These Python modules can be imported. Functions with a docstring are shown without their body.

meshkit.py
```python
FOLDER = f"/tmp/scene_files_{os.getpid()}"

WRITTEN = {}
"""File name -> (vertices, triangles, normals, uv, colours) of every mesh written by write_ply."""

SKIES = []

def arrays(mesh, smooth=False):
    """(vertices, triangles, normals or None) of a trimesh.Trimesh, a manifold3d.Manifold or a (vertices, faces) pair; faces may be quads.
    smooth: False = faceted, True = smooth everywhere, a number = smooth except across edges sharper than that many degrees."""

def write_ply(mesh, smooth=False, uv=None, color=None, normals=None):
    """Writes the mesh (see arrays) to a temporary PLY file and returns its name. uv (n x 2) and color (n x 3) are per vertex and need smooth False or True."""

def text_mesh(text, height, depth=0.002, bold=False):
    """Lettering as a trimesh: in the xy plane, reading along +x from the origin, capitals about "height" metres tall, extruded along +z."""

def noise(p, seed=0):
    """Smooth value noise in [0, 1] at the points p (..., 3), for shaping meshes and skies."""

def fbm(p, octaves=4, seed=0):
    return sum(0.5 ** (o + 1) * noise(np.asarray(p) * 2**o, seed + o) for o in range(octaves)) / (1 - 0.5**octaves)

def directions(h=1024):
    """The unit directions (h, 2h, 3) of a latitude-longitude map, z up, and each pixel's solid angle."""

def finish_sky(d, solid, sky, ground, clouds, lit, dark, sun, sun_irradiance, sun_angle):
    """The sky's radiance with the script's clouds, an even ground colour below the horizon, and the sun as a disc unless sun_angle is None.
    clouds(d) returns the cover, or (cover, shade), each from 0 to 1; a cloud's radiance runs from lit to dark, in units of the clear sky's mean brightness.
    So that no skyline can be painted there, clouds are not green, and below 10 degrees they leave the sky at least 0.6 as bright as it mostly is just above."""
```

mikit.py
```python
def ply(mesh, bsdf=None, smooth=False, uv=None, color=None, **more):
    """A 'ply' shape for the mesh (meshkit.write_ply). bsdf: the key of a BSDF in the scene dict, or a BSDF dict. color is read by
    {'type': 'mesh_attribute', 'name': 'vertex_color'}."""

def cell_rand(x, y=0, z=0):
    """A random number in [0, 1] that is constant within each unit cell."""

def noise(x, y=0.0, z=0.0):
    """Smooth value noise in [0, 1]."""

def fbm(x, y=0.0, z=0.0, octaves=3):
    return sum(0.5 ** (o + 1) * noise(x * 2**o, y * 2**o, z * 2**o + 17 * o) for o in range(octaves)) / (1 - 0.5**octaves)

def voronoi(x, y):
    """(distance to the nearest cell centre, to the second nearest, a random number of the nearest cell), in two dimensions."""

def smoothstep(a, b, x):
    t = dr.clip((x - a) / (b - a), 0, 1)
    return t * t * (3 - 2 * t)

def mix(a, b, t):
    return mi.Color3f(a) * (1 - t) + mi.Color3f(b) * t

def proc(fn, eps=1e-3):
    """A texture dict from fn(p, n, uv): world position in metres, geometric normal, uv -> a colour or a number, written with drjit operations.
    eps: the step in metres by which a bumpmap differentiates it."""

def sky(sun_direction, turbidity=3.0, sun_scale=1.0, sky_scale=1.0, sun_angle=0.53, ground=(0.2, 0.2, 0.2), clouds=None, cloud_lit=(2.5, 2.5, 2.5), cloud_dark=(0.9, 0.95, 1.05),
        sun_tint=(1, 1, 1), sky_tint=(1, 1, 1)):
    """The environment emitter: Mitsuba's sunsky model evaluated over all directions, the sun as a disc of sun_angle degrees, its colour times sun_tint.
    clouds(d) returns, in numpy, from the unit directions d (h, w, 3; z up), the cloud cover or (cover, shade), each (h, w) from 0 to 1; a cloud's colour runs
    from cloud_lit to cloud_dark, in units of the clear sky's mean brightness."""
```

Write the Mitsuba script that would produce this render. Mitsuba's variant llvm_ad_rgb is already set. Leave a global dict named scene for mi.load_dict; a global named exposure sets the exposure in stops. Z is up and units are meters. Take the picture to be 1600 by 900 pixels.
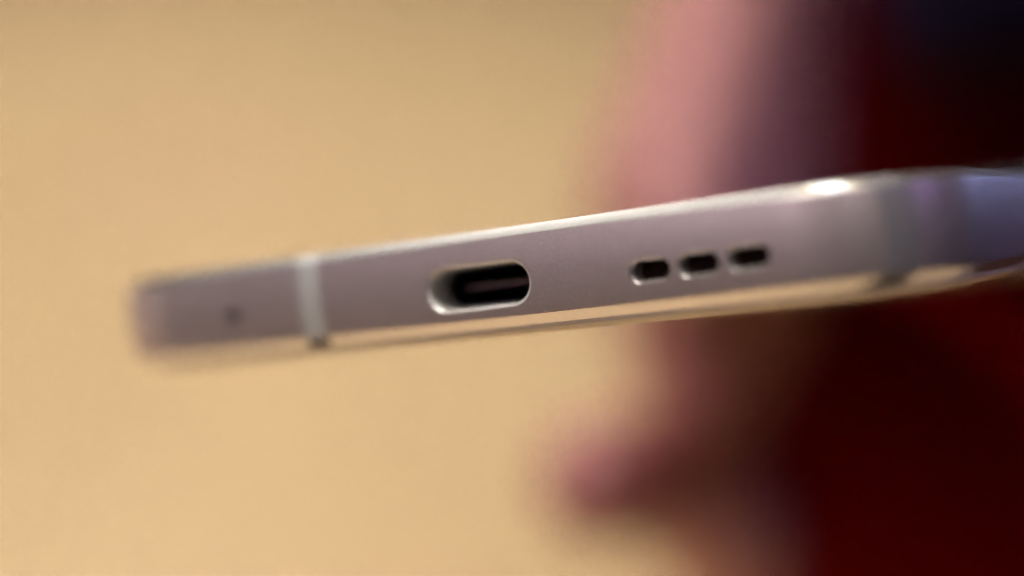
import math
import numpy as np
import trimesh
import manifold3d as m3
import shapely.geometry as sg
import drjit as dr
import mitsuba as mi
import mikit
from mikit import noise, fbm, voronoi, smoothstep, mix

MF = m3.Manifold
scene, labels = {}, {}
scene['type'] = 'scene'

# ------------------------------------------------------------------ camera
PITCH = math.radians(25.0)            # the camera looks down on the table
FPX = 2500.0                          # focal length in pixels of the 1600 px wide photograph
exposure = 0.0
CP, SP = math.cos(PITCH), math.sin(PITCH)
# world: X right, Y forward, Z up, origin at the camera; a "view" point is (right, up, forward) in millimetres
VIEW = np.array([[1, 0, 0], [0, SP, CP], [0, CP, -SP]])
def W(p):                             # millimetres seen from the camera's stand -> world metres
    return np.asarray(p, float) @ VIEW.T * 0.001
FOCUS = 0.1160
scene['camera'] = {
    'type': 'thinlens', 'fov': 2 * math.degrees(math.atan(800 / FPX)), 'fov_axis': 'x',
    'aperture_radius': 0.0062, 'focus_distance': FOCUS, 'near_clip': 0.005, 'far_clip': 20.0,
    'to_world': mi.ScalarTransform4f().look_at([0, 0, 0], [0, CP, -SP], [0, 0, 1]),
}

# ------------------------------------------------------------------ lamps (outside the frame; some added only as fill)
def rgb(*c):
    return {'type': 'rgb', 'value': list(map(float, c))}
def lamp_disc(key, pos, aim, radius, power, label, cat):
    pos, aim = np.asarray(pos, float), np.asarray(aim, float)
    d = (aim - pos) / np.linalg.norm(aim - pos)
    up = [0, 0, 1] if abs(d[2]) < 0.9 else [0, 1, 0]
    T = mi.ScalarTransform4f().look_at(pos.tolist(), (pos + d).tolist(), up)
    # a shallow drum housing, the glowing disc recessed in its mouth
    prof = np.array([[0, -.06], [radius * 1.04, -.06], [radius * 1.08, -.05], [radius * 1.08, .015], [radius * 1.03, .015], [radius * 1.03, -.003], [0, -.003]])
    shade = trimesh.creation.revolve(prof, sections=48)
    scene[key + '__shade'] = mikit.ply(shade, 'lamp_shade_paint', smooth=30, to_world=T)
    disc = trimesh.creation.revolve(np.array([[0, 0], [radius, 0], [radius, .001], [0, .001]]), sections=48)
    scene[key + '__diffuser'] = mikit.ply(disc, 'lamp_diffuser', to_world=T, emitter={'type': 'area', 'radiance': rgb(*power)})
    labels[key] = {'label': label, 'category': cat}
scene['lamp_shade_paint'] = {'type': 'twosided', 'b': {'type': 'roughplastic', 'diffuse_reflectance': rgb(.12, .12, .12), 'alpha': .25}}
scene['lamp_diffuser'] = {'type': 'diffuse', 'reflectance': rgb(.7, .7, .7)}

lamp_disc('pendant_lamp', (-.48, .20, 1.34), (0, .35, -.3), .30, np.array([9.2, 8.75, 7.9]) * 2.6,
          'round warm white pendant lamp hanging high over the left side of the table', 'lamp')
lamp_disc('pendant_lamp_001', (-.50, 1.36, .67), (-.1, .75, -.38), .30, np.array([9.2, 8.7, 8.1]) * .58,  # unseen, added to brighten the tabletop and the upper bevel
          'added unseen fill lamp over the far end of the table', 'lamp')
lamp_disc('unseen_lamp_001', (-.02, -.74, .92), (.03, .12, -.05), .17, np.array([3.8, 3.5, 3.5]),
          'dim ceiling lamp straight behind the viewer', 'lamp')
lamp_disc('rosy_fill_lamp', (-1.12, .38, -.08), (0, .15, -.1), .30, np.array([.3, .23, .23]),  # unseen fill, added to lift the hand and sleeve
          'added dim rosy fill lamp off to the left of the phone', 'lamp')
lamp_disc('ceiling_spotlight', (-.045, .82, .76), (.02, .10, -.04), .032, np.array([135, 116, 86]),
          'small bright spotlight high above the held phone', 'lamp')
lamp_disc('unseen_lamp', (-.80, -.49, .61), (.02, .12, -.05), .22, np.array([3.6, 3.0, 3.4]),  # put in as fill to brighten the port face
          'added fill lamp behind the viewer on the left', 'lamp')
lamp_disc('ceiling_spotlight_001', (.29, -.07, 1.13), (.02, .10, -.1), .03, np.array([90, 82, 76]),
          'small spotlight straight above the phone', 'lamp')
lamp_disc('violet_fill_lamp', (.78, -.02, .60), (.05, .25, -.06), .12, np.array([3.2, 2.2, 7.0]),  # added to tint the shaded side of the hand purple
          'added violet fill lamp high on the right of the viewer', 'lamp')
lamp_disc('blue_lamp', (.82, .84, .06), (.03, .12, -.04), .17, np.array([1.7, 2.3, 5.2]),
          'blue lamp shining from the right of the phone', 'lamp')

# ------------------------------------------------------------------ materials
def tan_table(p, n, uv):
    g = fbm(p.x * 9 + fbm(p.y * 3) * 2, p.y * 1.6, 0, 4)
    fine = fbm(p.x * 160, p.y * 9, 3, 3)
    rosy = smoothstep(.40, .70, fbm(p.x * 5 + 3.1, p.y * 4, 5, 2))
    return mix(mix((.66, .46, .245), (.75, .53, .285), smoothstep(.25, .75, g)), (.72, .475, .29), .4 * rosy) * (0.93 + 0.14 * fine)
scene['table_wood'] = {'type': 'principled', 'base_color': mikit.proc(tan_table), 'roughness': .45, 'specular': .35}

def blasted(p, n, uv):                # bead blasted, anodised aluminium
    s = 11000.0
    return noise(p.x * s, p.y * s, p.z * s) * .7 + noise(p.x * s * .35, p.y * s * .35, p.z * s * .35)
def mauve(p, n, uv):
    g = fbm(p.x * 220, p.y * 220, p.z * 220, 3)
    d = noise(p.x * 6000, p.y * 6000, p.z * 6000)
    dust = smoothstep(.90, .97, noise(p.x * 5200 + 9, p.y * 5200, p.z * 5200))  # dust specks, and sparkle of the blasted metal painted in
    return mix(mix((.51, .42, .425), (.57, .475, .485), g) * (0.94 + 0.12 * d), (.86, .82, .80), .55 * dust)
scene['frame_metal'] = {'type': 'twosided', 'b': {'type': 'bumpmap', 'tex': mikit.proc(blasted, eps=2e-5), 'scale': 9e-6,
    'b': {'type': 'principled', 'base_color': mikit.proc(mauve), 'metallic': .75, 'roughness': .42, 'specular': .5}}}
def bevel_tone(p, n, uv):
    d = noise(p.x * 6500, p.y * 6500, p.z * 6500)
    return mix((.875, .85, .82), (.915, .89, .86), smoothstep(.3, .8, d))
scene['bevel_metal'] = {'type': 'twosided', 'b': {'type': 'bumpmap', 'tex': mikit.proc(blasted, eps=2e-5), 'scale': 3e-6,
    'b': {'type': 'principled', 'base_color': mikit.proc(bevel_tone), 'metallic': .95, 'roughness': .28}}}
scene['cut_metal'] = {'type': 'twosided', 'b': {'type': 'principled', 'base_color': rgb(.78, .75, .73), 'metallic': .6, 'roughness': .46}}
scene['slot_metal'] = {'type': 'twosided', 'b': {'type': 'principled', 'base_color': rgb(.80, .77, .75), 'metallic': .85, 'roughness': .22}}
scene['antenna_plastic'] = {'type': 'twosided', 'b': {'type': 'principled', 'base_color': rgb(.70, .69, .675), 'metallic': .55, 'roughness': .40, 'specular': .5}}
scene['antenna_plastic_shaded'] = {'type': 'twosided', 'b': {'type': 'principled', 'base_color': rgb(.34, .32, .335), 'metallic': .55, 'roughness': .40, 'specular': .5}}  # the same plastic, darkened to stand in for shade at the corner
scene['notch_shade'] = {'type': 'twosided', 'b': {'type': 'roughplastic', 'diffuse_reflectance': rgb(.09, .085, .075), 'alpha': .35}}  # dark colour stands in for the shade of a notch
scene['screen_black'] = {'type': 'principled', 'base_color': rgb(.012, .012, .014), 'roughness': .06, 'specular': .5}
scene['back_pale'] = {'type': 'principled', 'base_color': rgb(.70, .61, .49), 'roughness': .25, 'specular': .5, 'clearcoat': .5, 'clearcoat_gloss': .9}
scene['recess_shade'] = {'type': 'twosided', 'b': {'type': 'roughplastic', 'diffuse_reflectance': rgb(.008, .008, .009), 'alpha': .3}}  # near-black stands in for the unlit inside of the port
scene['tongue_resin'] = {'type': 'twosided', 'b': {'type': 'roughplastic', 'diffuse_reflectance': rgb(.12, .06, .07), 'alpha': .25}}
scene['contact_gold'] = {'type': 'twosided', 'b': {'type': 'roughconductor', 'material': 'Au', 'alpha': .2}}
def meshy(p, n, uv):
    return mix((.006, .003, .003), (.022, .012, .010), noise(p.x * 4000, p.y * 4000, p.z * 4000))
scene['grille_cloth'] = {'type': 'twosided', 'b': {'type': 'diffuse', 'reflectance': mikit.proc(meshy)}}
def skin_tone(p, n, uv):
    a = fbm(p.x * 70, p.y * 70, p.z * 70, 3)
    b = noise(p.x * 900, p.y * 900, p.z * 900)
    c = mix((.48, .215, .205), (.58, .285, .26), a) * (.94 + .12 * b)
    t = mi.Point3f(*W((16, -27, 237)).tolist())                       # redder thumb tip, also darkened in place of shade
    return mix(c, (.36, .11, .125), .9 * (1 - smoothstep(.006, .020, dr.norm(p - t))))
scene['skin'] = {'type': 'principled', 'base_color': mikit.proc(skin_tone), 'roughness': .45, 'specular': .4, 'sheen': .2}
scene['nail_keratin'] = {'type': 'principled', 'base_color': rgb(.62, .33, .30), 'roughness': .2, 'specular': .5}
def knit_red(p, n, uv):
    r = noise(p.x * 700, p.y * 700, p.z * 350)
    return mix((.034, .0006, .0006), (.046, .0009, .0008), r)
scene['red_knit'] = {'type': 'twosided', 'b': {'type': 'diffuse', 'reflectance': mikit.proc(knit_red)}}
def knit_sleeve_brightened(p, n, uv):  # same red top, base raised to make up for dim light on the sleeve
    return mix((.125, .0016, .0014), (.155, .0021, .0017), noise(p.x * 700, p.y * 350, p.z * 700))
scene['sleeve_knit_brightened'] = {'type': 'twosided', 'b': {'type': 'diffuse', 'reflectance': mikit.proc(knit_sleeve_brightened)}}
def navy_weave(p, n, uv):
    return mix((.006, .004, .020), (.010, .007, .034), noise(p.x * 900, p.y * 500, p.z * 900))
scene['navy_cloth'] = {'type': 'twosided', 'b': {'type': 'principled', 'base_color': mikit.proc(navy_weave), 'roughness': .9, 'specular': .1}}

# ------------------------------------------------------------------ helpers
def tm(man):
    m = man.to_mesh()
    return trimesh.Trimesh(m.vert_properties[:, :3], m.tri_verts, process=False)
def ring(w, l, r, v, cy=0.0, seg=24, n=2):
    """rounded rectangle outline w x l with corner radius r, at height v; local axes: width, length (away from the port face), thickness"""
    pts = []
    for cx, sy, a0 in ((1, 1, 0), (-1, 1, 90), (-1, -1, 180), (1, -1, 270)):
        for k in range(seg + 1):
            a = math.radians(a0 + 90 * k / seg)
            ca, sa = math.cos(a), math.sin(a)
            if n != 2:                                       # curvature runs out gradually into the straight sides
                ca, sa = math.copysign(abs(ca) ** (2 / n), ca), math.copysign(abs(sa) ** (2 / n), sa)
            pts.append((cx * (w / 2 - r) + r * ca, cy + sy * (l / 2 - r) + r * sa, v))
    return pts
def loft(layers):
    return MF.hull_points(np.array([p for lay in layers for p in lay]))

# ------------------------------------------------------------------ table
edge_dir = np.array([math.sin(math.radians(17)), math.cos(math.radians(17))])
a = np.array([.10, -.6]); side = np.array([-edge_dir[1], edge_dir[0]])
corners = [a, a + edge_dir * 3.4, a + edge_dir * 3.4 + side * 3.0, a + side * 3.0]
TZ = -.38
poly = sg.Polygon(corners).buffer(-.03).buffer(.03)
top = trimesh.creation.extrude_polygon(poly, .034)
top.apply_translation([0, 0, TZ - .034])
scene['tabletop'] = mikit.ply(top, 'table_wood', smooth=30)
labels['tabletop'] = {'label': 'plain beige tabletop, far out of focus behind and below the phone', 'category': 'tabletop', 'kind': 'structure'}

# ------------------------------------------------------------------ smartphone
A = math.radians(60.0)                # the port face is turned this far from the viewing direction
ROLL = math.radians(6.8)
Z0, X0, Y0 = 119.0, -2.62, 0.57       # middle of the port face in view millimetres
PW, PL, PR = 75.8, 152.0, 12.0
PCX = -2.9                            # the port sits a little to the right of the middle
T_ = np.array([math.sin(A), 0, -math.cos(A)]); I_ = np.array([math.cos(A), 0, math.sin(A)]); V_ = np.array([0, 1.0, 0])
c, s = math.cos(ROLL), math.sin(ROLL)
RZ = np.array([[c, -s, 0], [s, c, 0], [0, 0, 1]])
LOCAL = np.stack([RZ @ T_, RZ @ I_, RZ @ V_], 1)
def P(mesh):
    """local millimetres (width, inward, thickness) of the phone -> world"""
    m = mesh if isinstance(mesh, trimesh.Trimesh) else tm(mesh)
    m = m.copy()
    m.vertices = W(np.asarray(m.vertices) @ LOCAL.T + np.array([X0, Y0, Z0]))
    if np.linalg.det(VIEW @ LOCAL) < 0:
        m.invert()
    return m
def phone_layers(profile, grow=0.0):
    return [[(x + PCX, y, z) for x, y, z in ring(PW - 2 * (i - grow), PL - 2 * (i - grow), PR - i + grow + (0.7 * min((abs(v) - 2.95) / .7, 1) if abs(v) > 2.95 else 0), v, PL / 2, 32, 2.35)] for i, v in profile]
BULGE = .20                           # the band is slightly convex
FRAME_PROFILE = [(.98, 3.66), (.90, 3.63), (.26, 3.02), (.22, 2.95)] + [(BULGE * (v / 2.9) ** 2, v) for v in np.linspace(2.86, -2.86, 15)] \
    + [(.22, -2.95), (.26, -3.02), (.90, -3.70), (.98, -3.73)]
body = loft(phone_layers(FRAME_PROFILE))
solid = body
phone = 'smartphone'
labels[phone] = {'label': 'mauve-grey metal phone seen on its bottom edge with charging port and three speaker slots', 'category': 'phone'}

def stadium(w, h, seg=20):
    r = h / 2
    pts = []
    for sx, a0 in ((1, -90), (-1, 90)):
        for k in range(seg + 1):
            an = math.radians(a0 + 180 * k / seg)
            pts.append((sx * (w / 2 - r) + r * math.cos(an), r * math.sin(an)))
    return pts
def plug(cx, cv, stations, seg=20):
    """solid along the inward axis through stations (depth, width, height); each pair of stations is one hull"""
    out = MF()
    for (d0, w0, h0), (d1, w1, h1) in zip(stations[:-1], stations[1:]):
        pts = [(cx + x, d, cv + z) for d, w, h in ((d0, w0, h0), (d1, w1, h1)) for x, z in stadium(w, h, seg)]
        out = out + MF.hull_points(np.array(pts))
    return out

PORT_X, PORT_V, PORT_W, PORT_H = 0.0, -.50, 8.5, 2.95
SLOT_X, SLOT_V, SLOT_W, SLOT_H = (14.15, 17.85, 21.55), (-.80, -.76, -.70), 2.78, 1.28
MIC_X, MIC_V = -23.6, -.50
CH, SCH = .30, .22                                                     # chamfer width of the cut edges
# cavities
body = body - plug(PORT_X, PORT_V, [(-1, PORT_W + 2 * CH, PORT_H + 2 * CH), (3.2, PORT_W + 2 * CH, PORT_H + 2 * CH), (12, PORT_W + 2 * CH, PORT_H + 2 * CH)])
for x, sv in zip(SLOT_X, SLOT_V):
    body = body - plug(x, sv, [(-1, SLOT_W + 2 * SCH, SLOT_H + 2 * SCH), (2.4, SLOT_W + 2 * SCH, SLOT_H + 2 * SCH)], 12)
body = body - plug(MIC_X, MIC_V, [(-.2, 1.6, 1.599), (.1, 1.3, 1.299), (2.0, 1.3, 1.299)], 12)
fm = tm(body)
fm.merge_vertices()
cut = np.abs(fm.triangles_center[:, 2]) > 2.93
def some(faces):
    m = trimesh.Trimesh(fm.vertices, fm.faces[faces], process=False); m.remove_unreferenced_vertices(); return m
scene[phone + '__frame'] = mikit.ply(P(some(~cut)), 'frame_metal', smooth=25)
scene[phone + '__frame__bevel'] = mikit.ply(P(some(cut & (fm.triangles_center[:, 2] > 0))), 'bevel_metal', smooth=25)
scene[phone + '__frame__bevel_001'] = mikit.ply(P(some(cut & (fm.triangles_center[:, 2] < 0))), 'bevel_metal', smooth=25)

def bush(cx, cv, w, h, depth, ch, seg):
    """the machined lining of an opening: bright chamfered lip and straight wall"""
    n = [(0.07 + d, w + 2 * ch * e, h + 2 * ch * e) for d, e in ((0, 1.0), (.07, .62), (.2, .22), (.38, 0))]
    outer = plug(cx, cv, [(0.0, w + 2 * ch, h + 2 * ch), (depth, w + 2 * ch, h + 2 * ch)], seg)
    inner = plug(cx, cv, [(-.2, w + 2.02 * ch, h + 2.02 * ch)] + n + [(depth + .5, w, h)], seg)
    return (outer - inner) ^ solid
port = phone + '__charging_port'
scene[port] = mikit.ply(P(bush(PORT_X, PORT_V, PORT_W, PORT_H, 2.7, CH, 24)), 'cut_metal', smooth=35)
shell = plug(PORT_X, PORT_V, [(2.7, PORT_W + .45, PORT_H + .45), (11, PORT_W + .45, PORT_H + .45)]) - plug(PORT_X, PORT_V, [(2.5, 8.1, 2.62), (10, 8.1, 2.62)])
scene[port + '__connector_shell'] = mikit.ply(P(shell), 'recess_shade', smooth=30)
tongue = loft([ring(6.7, .62, .25, v, 3.9, 8) for v in (PORT_V - .15, PORT_V + .15)]) + MF.hull_points(np.array(
    [(x, y, PORT_V + v) for x in (-3.35, 3.35) for y in (3.9, 10.2) for v in (-.15, .15)]))
scene[port + '__tongue'] = mikit.ply(P(tongue), 'tongue_resin', smooth=30)
for k in range(12):
    x = -2.75 + .5 * k
    b = trimesh.creation.box((.26, 2.6, .05)); b.apply_translation((x, 5.7, PORT_V + .16))
    scene[port + '__contact' + (f'_{k:03d}' if k else '')] = mikit.ply(P(b), 'contact_gold')
for i, (x, sv) in enumerate(zip(SLOT_X, SLOT_V)):
    key = phone + '__speaker_slot' + (f'_{i:03d}' if i else '')
    scene[key] = mikit.ply(P(bush(x, sv, SLOT_W, SLOT_H, 1.6, SCH, 14)), 'slot_metal', smooth=35)
    g = plug(x, sv, [(1.6, SLOT_W + .3, SLOT_H + .3), (2.2, SLOT_W + .3, SLOT_H + .3)], 12)
    # woven dust screen: a plate pierced by small holes
    for q in range(5):
        for r in (-1, 0, 1):
            h = trimesh.creation.cylinder(.11, 2.0, sections=8)
            h.apply_transform(trimesh.transformations.rotation_matrix(math.pi / 2, (1, 0, 0)))
            h.apply_translation((x - .8 + .4 * q, 1.9, sv + .36 * r))
            g = g - MF(m3.Mesh(np.asarray(h.vertices, np.float32), np.asarray(h.faces, np.uint32)))
    scene[key + '__dust_screen'] = mikit.ply(P(g), 'grille_cloth')
mic = plug(MIC_X, MIC_V, [(1.2, 1.3, 1.299), (1.9, 1.3, 1.299)], 12)
scene[phone + '__microphone_hole'] = mikit.ply(P(mic), 'recess_shade')

# antenna bands: thin plastic inlays that cross the face and both chamfers
skin_body = loft(phone_layers(FRAME_PROFILE, .03))
def slab(x0, x1, y0, y1):
    return MF.hull_points(np.array([(x, y, z) for x in (x0, x1) for y in (y0, y1) for z in (-6, 6)]))
core = loft(phone_layers([(1.35, 3.4), (1.35, -3.4)]))
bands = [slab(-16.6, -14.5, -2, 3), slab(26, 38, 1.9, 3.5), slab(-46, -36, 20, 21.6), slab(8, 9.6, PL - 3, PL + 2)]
for i, b in enumerate(bands):
    key, whole = phone + '__antenna_band' + (f'_{i:03d}' if i else ''), (skin_body ^ b) - core
    low = MF.hull_points(np.array([(x, y, z) for x in (-60, 60) for y in (-9, PL + 9) for z in (-9, -3.04)]))
    scene[key] = mikit.ply(P(whole - low), 'antenna_plastic' if i == 0 else 'antenna_plastic_shaded', smooth=25)
    scene[key + '__dark_notch'] = mikit.ply(P(whole ^ low), 'notch_shade', smooth=25)      # flush dark piece in place of a shaded notch in the lower bevel
glass = loft(phone_layers([(1.06, 3.5), (1.06, 3.59), (1.12, 3.645), (1.24, 3.655)]))
scene[phone + '__screen_glass'] = mikit.ply(P(glass), 'screen_black', smooth=30)
back = loft(phone_layers([(1.0, -3.5), (1.0, -3.76), (1.07, -4.0), (1.3, -4.22), (1.8, -4.38), (2.5, -4.47), (3.5, -4.52)]))
scene[phone + '__back_cover'] = mikit.ply(P(back), 'back_pale', smooth=30)

# ------------------------------------------------------------------ person holding the phone by its far end
def chain(*pr):
    """hulls of spheres along joints ((x, y, z), r)"""
    out = MF()
    for (p, r), (q, t) in zip(pr[:-1], pr[1:]):
        a = MF.sphere(r, 20).translate(p); b = MF.sphere(t, 20).translate(q)
        out = out + MF.batch_hull([a, b])
    return out
def blob(*pr):
    return MF.batch_hull([MF.sphere(r, 20).translate(p) for p, r in pr])
def smooth_view(man, edge, it):
    m = tm(man.refine_to_length(edge))
    m.merge_vertices()
    trimesh.smoothing.filter_taubin(m, .5, .53, iterations=it)
    m.vertices = W(m.vertices)
    m.fix_normals()
    return m
WR = (66, -34, 292)
hand = blob((WR, 16), ((37, -40, 273), 11), ((46, -34, 288), 11), ((22, 16, 251), 10.5), ((33, 20, 269), 10.5), ((42, 16, 286), 10), ((49, 8, 300), 9.5))
hand = hand + chain(((23, 15, 250), 11), ((37, 58, 246), 9.4), ((49, 88, 230), 8.2), ((59, 92, 208), 7))           # index finger, raised and bent
hand = hand + chain(((34, 22, 268), 11), ((44, 66, 268), 9.6), ((52, 98, 254), 8.4), ((64, 98, 232), 7.2))         # middle finger
hand = hand + chain(((42, 18, 286), 10.5), ((47, 62, 288), 9), ((58, 90, 276), 7.9), ((72, 88, 256), 7))           # ring finger
hand = hand + chain(((49, 10, 300), 9.8), ((51, 48, 303), 7.9), ((56, 72, 298), 7), ((67, 76, 284), 6.4))          # little finger
hand = hand + chain(((37, -45, 272), 12), ((32, -38, 257), 11), ((23, -28, 243), 9.8), ((13, -28.6, 236), 9.4))    # thumb
hand = hand + chain((WR, 16), ((98, -46, 306), 20), ((150, -104, 362), 30), ((215, -165, 455), 40))                # forearm
scene['person__hand'] = mikit.ply(smooth_view(hand, 4.0, 14), 'skin', smooth=True)
def nail(p, d, up, w, l):
    d = np.array(d, float); d /= np.linalg.norm(d); up = np.array(up, float); up -= d * (up @ d); up /= np.linalg.norm(up); sd = np.cross(d, up)
    m = trimesh.creation.icosphere(3); v = np.asarray(m.vertices)
    v = np.sign(v) * np.abs(v) ** .8
    loc = v[:, :1] * d * l / 2 + v[:, 1:2] * sd * w / 2 + v[:, 2:] * up * .7 - up * (v[:, 1:2] ** 2) * 1.8 - up * (v[:, :1] ** 2) * 1.0 - up * .45
    m.vertices = W(loc + np.array(p)); m.fix_normals()
    return m
scene['person__hand__fingernail'] = mikit.ply(nail((15.5, -20, 235.6), (-10, 0, -6.5), (-.1, 1, -.35), 10, 11), 'nail_keratin', smooth=True)

def smooth_world(man, edge, it):
    m = tm(man.refine_to_length(edge)); m.merge_vertices()
    trimesh.smoothing.filter_taubin(m, .5, .53, iterations=it)
    v = np.asarray(m.vertices)
    f = np.sin(v[:, 2] * .055 + v[:, 0] * .03 + 2 * np.sin(v[:, 0] * .021)) * 2.2 + np.sin(v[:, 2] * .021 - v[:, 1] * .04) * 2.5   # folds
    m.vertices = (v + m.vertex_normals * f[:, None]) * .001
    m.fix_normals()
    return m
V3 = lambda p: tuple(np.asarray(p, float) @ VIEW.T)
# torso in world millimetres: it stands past the table's right-hand edge
torso = blob(((178, 440, -640), 105), ((340, 560, -640), 105), ((172, 440, -250), 100), ((335, 600, -250), 95), ((180, 455, 110), 88), ((350, 610, 110), 88), ((280, 540, 190), 80))
arm = chain(((205, 470, 90), 72), ((262, 330, -190), 58), (V3((218, -166, 458)), 53), (V3((156, -106, 366)), 43))
sleeve = chain((V3((218, -166, 458)), 52), (V3((150, -102, 360)), 43), (V3((102, -46, 306)), 38), (V3((78, -40, 293)), 38), (V3((60.5, -22, 290)), 35))
scene['person__sleeve'] = mikit.ply(smooth_world(sleeve, 6, 8), 'sleeve_knit_brightened', smooth=True)
top_mesh = smooth_world(torso + arm, 14, 12)
scene['person__pullover'] = mikit.ply(top_mesh, 'red_knit', smooth=True)
scarf = chain((V3((97, 62, 352)), 18), (V3((108, 71, 344)), 25), (V3((140, 92, 350)), 34), (V3((200, 130, 380)), 36)) + chain((V3((108, 71, 344)), 24), (V3((96, 120, 360)), 32), (V3((120, 190, 390)), 36))
scene['person__scarf'] = mikit.ply(smooth_world(scarf, 8, 10), 'navy_cloth', smooth=True)
labels['person'] = {'label': 'blurred person in dark red holding the far end of the phone with one hand', 'category': 'person'}
labels['person__scarf'] = {'label': 'dark navy scarf'}
